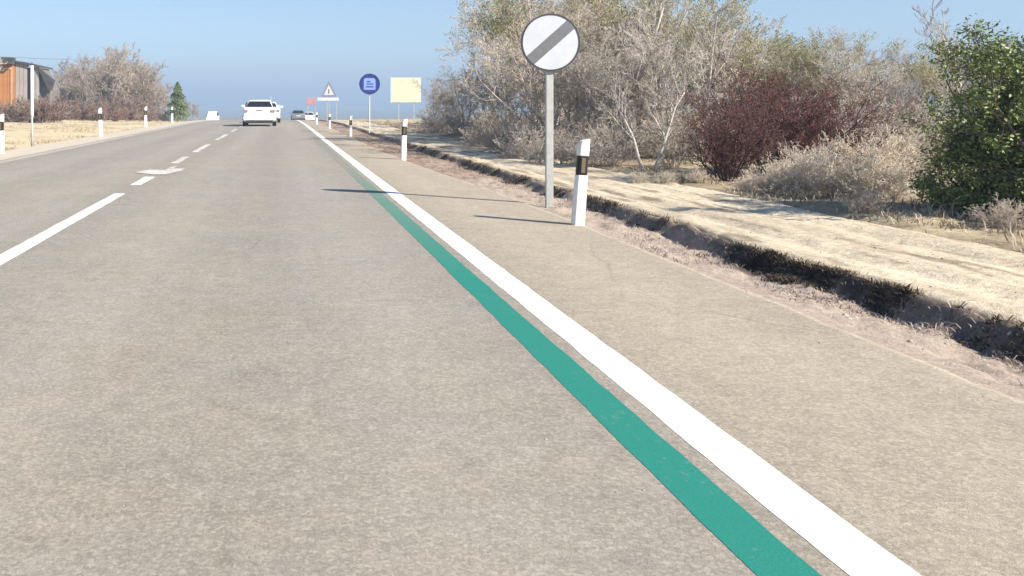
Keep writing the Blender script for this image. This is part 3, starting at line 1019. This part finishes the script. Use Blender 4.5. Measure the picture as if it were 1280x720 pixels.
# --- round end-of-restriction sign
sd_ = 10.6
sx_ = spot(688, sd_)
sg = empty('road_sign', (sx_, sd_, gz(sx_, sd_)))
zc = H + (VY - 53) / F * sd_ - sg.location.z
rr = 36.3 / F * sd_
tag(sg, 'round white road sign with a grey diagonal band on a steel post', 'road sign')
MB().box((0, 0.045, (zc + 0.25) / 2 - 0.1), (0.088, 0.05, zc + 0.25 + 0.2)).build('post', M_galv, sg, bevel=0.006)
pl = empty('sign_plate', (0, 0, zc)); pl.parent = sg
pl.rotation_euler = (0, 0, R(-5))
disc(rr, -0.006, 0.014).build('backing', M_galvdark, pl)
disc(rr * 0.94, -0.012, -0.0062).build('face', M_face, pl)
ring(rr * 0.938, rr * 0.992, -0.016, -0.004).build('border', M_black, pl)
# diagonal band, clipped by the face circle
hw = rr * 0.19; rc = rr * 0.935
pts = []
t0 = math.asin(hw / rc)
for k in range(9):
    a = -t0 + 2 * t0 * k / 8
    pts.append((rc * math.cos(a), rc * math.sin(a)))
pts += [(-x, -z) for x, z in pts]
ca, sa = math.cos(R(42)), math.sin(R(42))
MB().prism([(x * ca - z * sa, x * sa + z * ca) for x, z in pts], -0.0152, -0.0122).build('diagonal_band', M_greyband, pl)
for dz in (-0.14, 0.14):
    MB().box((0, 0.022, zc + dz), (0.14, 0.012, 0.035)).build('bracket', M_galvdark, sg)


# --- delineator posts
def sect(w, dp, z, sh=0.0):
    return [(-w / 2 + sh, -dp * 0.1, z), (-w * 0.34 + sh, -dp * 0.5, z), (w * 0.34 + sh, -dp * 0.5, z), (w / 2 + sh, -dp * 0.1, z), (w * 0.42 + sh, dp * 0.5, z), (-w * 0.42 + sh, dp * 0.5, z)]


def delineator():
    o = empty('marker_post', (0, 0, 0))
    MB().loft([sect(0.135, 0.10, -0.12), sect(0.132, 0.10, 0.25), sect(0.122, 0.095, 0.56)]).build('post', M_post, o, bevel=0.006)
    MB().loft([sect(0.114, 0.088, 0.562), sect(0.110, 0.086, 0.755)]).build('black_band', M_band, o, bevel=0.004)
    MB().box((-0.004, -0.045, 0.66), (0.040, 0.014, 0.15)).build('reflector', M_reflector, o, bevel=0.003)
    s0 = sect(0.122, 0.094, 0.757)
    s1 = sect(0.120, 0.092, 0.86, 0.003)
    top = [(x, y, 0.90 + (x + 0.06) * 0.30) for x, y, z in sect(0.104, 0.08, 0, 0.010)]
    MB().loft([s0, s1, top]).build('cap', M_post, o, bevel=0.008)
    return o


dp0 = delineator()
posts = [
    # px, base py, scale, lean (deg), label, x shift
    (722, 281, 0.98, 4.0, 'white marker post with a black band beside the round sign, nearest on the right'),
    (504, 199, 0.98, 2.0, 'white marker post second along the right shoulder, by the brown mound'),
    (438, 173, 0.92, 1.0, 'white marker post third along the right shoulder, small'),
    (412, 161, 0.85, 0, 'white marker post fourth along the right shoulder, tiny'),
    (396, 155.5, 0.85, 0, 'white marker post farthest along the right shoulder'),
    (1.5, 192, 1.1, 0, 'pale marker post cut off by the left edge of the view'),
    (126, 171, 1.22, -2.0, 'pale marker post second along the left side, in front of the straw field'),
    (182, 159, 1.25, 0, 'pale marker post third along the left side of the road'),
    (215, 152.5, 1.25, 0, 'pale marker post farthest along the left side, before the conifer'),
]
for i, (px, py, s, lean, lab) in enumerate(posts):
    o = dp0 if i == 0 else copy_tree(dp0)
    x, d = at(px, py)
    o.location = (x, d, max(gz(x, d), float(base(d)) - 0.06) if px > 350 else gz(x, d))
    o.rotation_euler = (0, R(lean), R(rng.uniform(-6, 6)))
    o.scale = (s, s, s)
    tag(o, lab, 'marker post', 'marker posts along the road')

# --- blue round sign
d = 38.0
bx_ = spot(462, d)
bs = empty('blue_sign', (bx_, d, gz(bx_, d)))
tag(bs, 'round blue road sign with a pale square symbol on a thin post', 'road sign')
zc = H + (VY - 105) / F * d - bs.location.z
rr = 13.0 / F * d
M_blue = mat('blue sign sheet', (0.022, 0.045, 0.26), 0.45, 0.4, 0.08, 6)
M_blue_dk = mat('dark blue sign rim', (0.030, 0.038, 0.15), 0.45, 0.4, 0.08, 6)
M_sym = mat('pale blue sign print', (0.24, 0.34, 0.72), 0.45, 0.4, 0.05, 6)
MB().tube([(0, 0.05, -0.1), (0, 0.05, zc + 0.3)], [0.026, 0.026], 8).build('post', mat('pale post paint', (0.60, 0.64, 0.66), 0.6, 0.3), bs)
disc(rr, -0.005, 0.02).build('backing', M_galvdark, bs).location.z = zc
disc(rr * 0.975, -0.012, -0.0052).build('face', M_blue, bs).location.z = zc
ring(rr * 0.84, rr, -0.02, -0.004).build('border', M_blue_dk, bs).location.z = zc
q = rr * 0.56; cr = rr * 0.22
poly = []
for cx, cz, a0 in ((q - cr, q - cr, 0), (-q + cr, q - cr, 90), (-q + .02, -q + .02, 180), (q - .02, -q + .02, 270)):
    for k in range(5):
        r_ = cr if a0 < 180 else 0.02
        poly.append((cx + r_ * math.cos(R(a0 + 22.5 * k)), cz + r_ * math.sin(R(a0 + 22.5 * k))))
sy = MB().prism(poly, -0.02, -0.0125).build('symbol', M_sym, bs); sy.location.z = zc
for cx, cz, w_, h_ in ((-0.04, 0.10, 0.16, 0.05), (0.02, 0.0, 0.30, 0.045), (0.0, -0.12, 0.34, 0.05)):
    MB().box((cx, -0.023, zc + cz), (w_, 0.004, h_)).build('symbol_line', M_blue, bs)

# --- triangular warning sign and red and white barrier far ahead
d = 66.0
tx = spot(411, d)
ts = empty('warning_sign', (tx, d, gz(tx, d)))
tag(ts, 'small triangular warning sign above the red and white barrier', 'road sign')
zb = H + (VY - 121) / F * d - ts.location.z
tw = 20 / F * d; th = 20 / F * d
M_redp = mat('faded red border', (0.22, 0.20, 0.25), 0.6, 0.3, 0.1, 5)
M_redb = mat('red barrier panel', (0.42, 0.23, 0.25), 0.6, 0.3, 0.15, 4)
M_offw = mat('off white board', (0.52, 0.54, 0.58), 0.6, 0.3, 0.05, 5)
MB().tube([(0, 0.05, -0.1), (0, 0.05, zb + th * 0.8)], [0.03, 0.03], 8).build('post', M_galv, ts)
MB().prism([(-tw / 2, zb), (tw / 2, zb), (0.0, zb + th)], -0.01, 0.02).build('border', M_redp, ts)
MB().prism([(-tw * .32, zb + th * .11), (tw * .32, zb + th * .11), (0.0, zb + th * .76)], -0.018, -0.0105).build('face', M_offw, ts)
MB().box((0, -0.021, zb + th * .34), (0.07, 0.005, 0.34)).build('symbol', M_black, ts)
bx2 = spot(402, d - 1.0)
br = empty('road_barrier', (bx2, d - 1.0, gz(bx2, d - 1.0)))
tag(br, 'faded red and white works barrier far along the right shoulder', 'barrier')
px2m = (d - 1.0) / F
off = br.location.z
MB().box(((389 - 402) * px2m, 0, H + (131 - 126.5) * px2m - off), (12 * px2m, 0.06, 9 * px2m)).build('red_panel', M_redb, br, bevel=0.01)
MB().box(((410 - 402) * px2m, 0, H + (131 - 124) * px2m - off), (27 * px2m, 0.05, 4 * px2m)).build('rail', M_offw, br, bevel=0.01)
for qx in (385, 394, 409, 421):
    MB().box(((qx - 402) * px2m, 0.05, (H + (131 - 124) * px2m - off) / 2 - 0.05), (0.05, 0.05, H + (131 - 124) * px2m - off + 0.1)).build('leg', M_galv, br)

# --- pale yellow board
d = 63.0
yx = spot(508, d)
yb = empty('sign_board', (yx, d, gz(yx, d)))
tag(yb, 'pale yellow board on two posts left of the thicket', 'sign board')
o_ = yb.location.z; k_ = d / F
zt = H + (131 - 97) * k_ - o_; zl = H + (131 - 128) * k_ - o_
MB().box((0, 0, (zt + zl) / 2), (36 * k_, 0.06, zt - zl)).build('board', mat('pale yellow sheet', (0.57, 0.57, 0.43), 0.6, 0.3, 0.1, 1.5), yb, bevel=0.01)
MB().box((-18 * k_ - 0.06, 0.0, (zt + zl) / 2), (0.11, 0.08, zt - zl + 0.05)).build('edge_strip', M_offw, yb)
for sx in (-0.55, 0.55):
    MB().box((sx, 0.07, zt / 2 - 0.1), (0.07, 0.07, zt + 0.1)).build('post', M_galv, yb)

# --- thin white pole on the left
lx, ld = at(40, 182)
pp = empty('marker_pole', (lx, ld, gz(lx, ld)))
tag(pp, 'tall thin white pole standing at the left roadside before the shed', 'pole')
zt = H + (VY - 82) / F * ld - pp.location.z
zm = H + (VY - 146) / F * ld - pp.location.z
MB().tube([(0, 0, -0.2), (0, 0, zm)], [0.03, 0.03], 10).build('base_post', M_galv, pp, smooth=True)
MB().tube([(0, 0, zm), (0, 0, zm + 0.02), (0, 0, zt)], [0.03, 0.05, 0.045], 10).build('white_tube', M_post, pp, smooth=True)
MB().tube([(0, 0, zt), (0, 0, zt + 0.10)], [0.028, 0.012], 8).build('cap', M_black, pp, smooth=True)

# ------------------------------------------------------------------ shed on the left
M_orange = mat('orange brown boards', (0.42, 0.19, 0.075), 0.85, 0.15, 0.2, 2.0)
M_shedgrey = mat('weathered grey boards', (0.36, 0.33, 0.31), 0.85, 0.15, 0.2, 2.0)
M_roofdk = mat('dark roofing felt', (0.075, 0.072, 0.075), 0.9, 0.1, 0.3, 3.0)
M_dark = mat('dark doorway', (0.02, 0.02, 0.022), 0.9, 0.1, 0.2, 3.0)
M_trim = mat('pale timber trim', (0.50, 0.33, 0.18), 0.8, 0.2, 0.15, 4.0)
d = 66.0
k_ = d / F
shx = spot(10, d)
sh = empty('timber_shed', (shx, d, gz(shx, d)))
tag(sh, 'timber shed with an orange front, grey boarded side and dark lean-to roof', 'shed')
o_ = sh.location.z
zz = lambda py: H + (131 - py) * k_ - o_
xx = lambda px: (px - 350) * k_ - shx
# orange front block, from beyond the left edge to px 17
bw = 0.30
x = xx(-26); i = 0
me_b = None
while x < xx(15.5) - 0.02:
    c = MB().box((0, 0, 0), (bw - 0.02, 0.05, zz(84) + 0.1))
    if me_b is None:
        ob = c.build('board', M_orange, sh, bevel=0.004); me_b = ob
    else:
        ob = me_b.copy(); col.objects.link(ob); ob.parent = sh
    ob.location = (x + bw / 2, rng.uniform(-0.008, 0.008), (zz(84) - 0.1) / 2)
    x += bw
MB().box(((xx(-26) + xx(15.5)) / 2, 2.0, (zz(80) - 0.2) / 2), (xx(15.5) - xx(-26), 3.9, zz(80) + 0.2)).build('wall', M_orange, sh)
MB().box(((xx(-28) + xx(17)) / 2, 1.7, zz(79)), (xx(17) - xx(-28), 4.6, 0.20)).build('roof', M_roofdk, sh, bevel=0.01)
MB().box(((xx(-26) + xx(16)) / 2, -0.045, zz(85.5)), (xx(16) - xx(-26), 0.04, 0.16)).build('fascia', M_trim, sh)
MB().box((xx(14.6), -0.05, zz(86.6) / 2), (0.14, 0.05, zz(86.6))).build('corner_post', M_trim, sh)
MB().box((xx(3), 1.4, zz(74)), (0.95, 0.6, 0.42)).build('chimney', M_roofdk, sh, bevel=0.01)
# grey boarded block
me_b = None
x = xx(16.5)
while x < xx(44) - 0.02:
    if xx(32.5) < x + 0.15 < xx(37.5):
        x += bw; continue
    t = (x - xx(16.5)) / (xx(46) - xx(16.5))
    hgt = zz(77 + 7 * t)
    if me_b is None:
        ob = MB().box((0, 0, 0.5), (bw - 0.025, 0.05, 1.0)).build('side_board', M_shedgrey, sh); me_b = ob
    else:
        ob = me_b.copy(); col.objects.link(ob); ob.parent = sh
    ob.location = (x + bw / 2, 0.55 + rng.uniform(-0.01, 0.01), -0.1)
    ob.scale = (1, 1, hgt + 0.1)
    x += bw
MB().box(((xx(16.2) + xx(44.5)) / 2, 2.3, zz(84) / 2 - 0.1), (xx(44.5) - xx(16.2), 3.3, zz(84) + 0.2)).build('side_wall', M_shedgrey, sh)
MB().box((xx(35), 0.60, zz(84) / 2), (0.32, 0.08, zz(84) - 0.05)).build('doorway', M_dark, sh)
MB().prism([(xx(15.8), zz(75)), (xx(15.8), zz(77)), (xx(47), zz(84)), (xx(47), zz(82))], 0.3, 4.4).build('side_roof', M_roofdk, sh)
# dark lean-to slope
MB().prism([(xx(44), zz(82)), (xx(52), zz(89)), (xx(66), zz(100)), (xx(62), zz(113)), (xx(59), zz(113)), (xx(50), zz(94))], 0.35, 0.75).build('lean_to_roof', M_roofdk, sh)
MB().prism([(xx(44.8), -0.1), (xx(44.8), zz(86)), (xx(50), zz(94)), (xx(58.5), zz(112)), (xx(58.5), -0.1)], 0.8, 3.8).build('lean_to_wall', mat('dark weathered boards', (0.17, 0.155, 0.145), 0.9, 0.1, 0.25, 2.0), sh)

# overhead wire behind the shed
w_pts = []
for k in range(25):
    t = k / 24
    px_ = -30 + 208 * t
    dd = 76 + 34 * t
    w_pts.append((spot(px_, dd), dd, H + (131 - (69 + 6 * t + 5 * (4 * t * (t - 1)) * -1 * 0.4)) / F * dd))
ow = MB().tube(w_pts, [0.018] * 25, 4).build('overhead_wire', M_galvdark)
tag(ow, 'thin overhead wire strung above the left clump of trees', 'wire')
for px_, dd in ((-32, 75.8), (178, 110.5)):
    x_ = spot(px_, dd)
    zt = (w_pts[0] if px_ < 0 else w_pts[-1])[2]
    z0 = gz(x_, dd)
    up_ = empty('wire_pole', (x_, dd, z0))
    MB().tube([(0, 0, -0.2), (0, 0, zt - z0 + 0.25)], [0.09, 0.07], 8).build('shaft', M_bark, up_, smooth=True)
    MB().box((0, 0, zt - z0 + 0.05), (0.7, 0.08, 0.08)).build('crossarm', M_bark, up_)
    tag(up_, 'wooden wire pole hidden beyond the shed' if px_ < 0 else 'thin wooden wire pole among the left clump of bare trees', 'pole')

# ------------------------------------------------------------------ vehicles
M_paint = mat('white car paint', (0.78, 0.79, 0.80), 0.28, 0.5, 0.02, 3)
M_glass = mat('dark car glass', (0.012, 0.015, 0.022), 0.25, 0.2, 0.1, 3)
M_tyre = mat('tyre rubber', (0.02, 0.02, 0.021), 0.85, 0.2, 0.2, 20)
M_rim = mat('wheel alloy', (0.45, 0.45, 0.46), 0.4, 0.5, 0.1, 12, metal=0.6)
M_plastic = mat('black bumper plastic', (0.035, 0.036, 0.04), 0.6, 0.3, 0.2, 10)
M_lamp = mat('dull red lamp', (0.33, 0.22, 0.23), 0.3, 0.5, 0.1, 12)
M_plate = mat('number plate', (0.70, 0.70, 0.68), 0.5, 0.4, 0.05, 10)
M_greyp = mat('grey car paint', (0.16, 0.17, 0.19), 0.3, 0.5, 0.03, 3)


def rsec(y, hw, z0, z1, r, tum=0.0, n=4):
    """rounded cross section in xz at station y; tum narrows the top"""
    pts = []
    for cx, cz, a0 in ((1, 1, 0), (-1, 1, 90), (-1, -1, 180), (1, -1, 270)):
        for k in range(n + 1):
            a = R(a0 + 90 * k / n)
            h = hw - (tum if cz > 0 else 0)
            zc_ = (z1 - r) if cz > 0 else (z0 + r)
            pts.append((cx * (h - r) + r * math.cos(a), y, zc_ + r * math.sin(a)))
    return pts


def car(name, L, W, HT, paint, boxy=0.0, deck=1.0):
    """rear at y=0, nose at +y"""
    o = empty(name, (0, 0, 0))
    hw = W / 2
    g = 0.24
    if boxy:
        st = [(0.0, hw * .93, g + .10, HT * .60, .10), (0.10, hw, g, HT * .64, .12), (L * .5, hw, g - .02, HT * .62, .12), (L * .78, hw, g, HT * .58, .12), (L * .95, hw * .95, g, HT * .50, .12), (L, hw * .85, g + .1, HT * .44, .1)]
        cab = [(0.06, HT * .60, .02, 0), (0.22, HT - .03, .12, .10), (L * .62, HT, .14, .13), (L * .72, HT * .92, .16, .16), (L * .86, HT * .60, .06, .03)]
    else:
        st = [(0.0, hw * .90, g + .16, deck - .06, .10), (0.08, hw * .97, g + .02, deck, .12), (0.9, hw, g, deck + .02, .13), (L * .5, hw, g - .02, deck - .02, .13), (L * .74, hw, g, deck - .08, .13),
              (L * .95, hw * .94, g + .02, deck - .24, .12), (L, hw * .82, g + .12, deck - .34, .10)]
        cab = [(0.42, deck - .05, .04, 0.03), (1.0, HT - .05, .14, .16), (1.5, HT, .16, .18), (L * .52, HT - .02, .17, .18), (L * .70, deck - .06, .06, .04)]
    MB().loft([rsec(*s) for s in st]).build('body', paint, o, smooth=True)
    chw = hw * .88
    secs = [rsec(y, chw, deck - .25 if not boxy else HT * .45, z, .10, tm) for y, z, q_, tm in cab]
    MB().loft(secs).build('cabin', paint, o, smooth=True)
    # rear window
    (ya, za, _, ta), (yb_, zb_, _, tb_) = cab[0], cab[1]
    s = (yb_ - ya) / (zb_ - za)
    zw0, zw1 = za + .03 + (0.10 if boxy else .035), zb_ - .03
    f_ = lambda z: ya + (z - za) * s - .018
    w0 = chw - .05 - ta; w1 = chw - .08 - tb_
    rw = MB().loft([[(-w0, f_(zw0), zw0), (w0, f_(zw0), zw0), (w1, f_(zw1), zw1), (-w1, f_(zw1), zw1)],
                    [(-w0, f_(zw0) + .04, zw0), (w0, f_(zw0) + .04, zw0), (w1, f_(zw1) + .04, zw1), (-w1, f_(zw1) + .04, zw1)]])
    rw.build('rear_window', M_glass, o)
    for sgn in (-1, 1):
        y0, y1 = cab[1][0] + .05, cab[-2][0] - .05
        zl_, zh_ = (deck + .03 if not boxy else HT * .66), HT - .14
        xl, xh = sgn * (chw - .0), sgn * (chw - .10)
        MB().loft([[(xl - .01 * sgn, y0 - .25, zl_), (xl - .01 * sgn, y1 + .3, zl_), (xh, y1 - .1, zh_), (xh, y0, zh_)],
                   [(xl + .012 * sgn, y0 - .25, zl_), (xl + .012 * sgn, y1 + .3, zl_), (xh + .03 * sgn, y1 - .1, zh_), (xh + .03 * sgn, y0, zh_)]]).build('side_window', M_glass, o)
        MB().box((sgn * (hw + .09), L * .62, deck + .06 if not boxy else HT * .66), (.20, .09, .14)).build('mirror', paint, o, bevel=.03)
        MB().box((sgn * (hw - .17), -.005 if not boxy else .03, deck - .20 if not boxy else HT * .52), (.26, .07, .15)).build('tail_lamp', M_lamp, o, bevel=.02)
        for yw in (0.85, L * .80):
            wh = MB().tube([(sgn * (hw - .20), yw, .33), (sgn * (hw - .17), yw, .33), (sgn * (hw - .01), yw, .33), (sgn * (hw + .01), yw, .33)], [.29, .335, .335, .29], 24)
            wo_ = wh.build('wheel', M_tyre, o, smooth=False)
            MB().tube([(sgn * (hw + .005), yw, .33), (sgn * (hw + .02), yw, .33)], [.20, .19], 20).build('rim', M_rim, wo_)
    MB().box((0, .03, g + .20), (W * .96, .22, .22)).build('bumper', paint, o, bevel=.05)
    MB().box((0, .10, g + .02), (W * .80, .25, .16)).build('underside', M_plastic, o, bevel=.03)
    MB().box((0, -.015, deck - .30 if not boxy else HT * .42), (.52, .03, .11)).build('number_plate', M_plate, o)
    MB().box((0, -.012 if not boxy else .02, deck - .17 if not boxy else HT * .50), (.36, .04, .03)).build('boot_handle', M_plastic, o)
    return o


x, d = at(324, 158)
c1 = car('white_car', 4.5, 1.86, 1.48, M_paint, deck=1.06)
c1.location = (x, d, float(base(d)))
MB().tube([(.62, 1.1, 1.40), (.66, .95, 1.72)], [.02, .008], 6).build('aerial', M_paint, c1)
tag(c1, 'white car with a dark rear window driving away, nearest on the road', 'car')
c2 = car('white_car', 4.2, 1.78, 1.42, M_paint, deck=1.02)
x, d = spot(334, 60), 60
c2.location = (x, d, float(base(d)))
tag(c2, 'white car farther ahead, mostly hidden behind the nearest white car', 'car')
c3 = car('white_van', 4.6, 1.9, 2.15, M_paint, boxy=1)
d = 142; x = spot(267, d)
c3.location = (x, d, gz(x, d)); c3.rotation_euler = (0, 0, R(180))
tag(c3, 'white van far off at the left end of the road, beyond the crest', 'van')
c4 = car('grey_car', 4.3, 1.8, 1.45, M_greyp)
d = 112; x = spot(373, d)
c4.location = (x, d, gz(x, d))
tag(c4, 'dark car far off right of the road, just over the crest', 'car')
c5 = car('white_car', 4.3, 1.8, 1.45, M_paint)
d = 124; x = spot(386, d)
c5.location = (x, d, gz(x, d))
tag(c5, 'pale car far off, right of the dark car beyond the crest', 'car')

# ------------------------------------------------------------------ haze
hm = bpy.data.materials.new('air')
hm.use_nodes = True
nt = hm.node_tree
nt.nodes.clear()
vo = nt.nodes.new('ShaderNodeVolumePrincipled')
vo.inputs['Color'].default_value = (0.50, 0.67, 0.90, 1)
vo.inputs['Density'].default_value = 0.0015
vo.inputs['Anisotropy'].default_value = 0.0
mo = nt.nodes.new('ShaderNodeOutputMaterial')
nt.links.new(vo.outputs[0], mo.inputs['Volume'])
hb = MB().box((1500, 2980, 23), (17200, 6120, 80)).build('haze', hm)
tag(hb, 'pale blue haze filling the air towards the horizon', 'haze', kind='stuff')
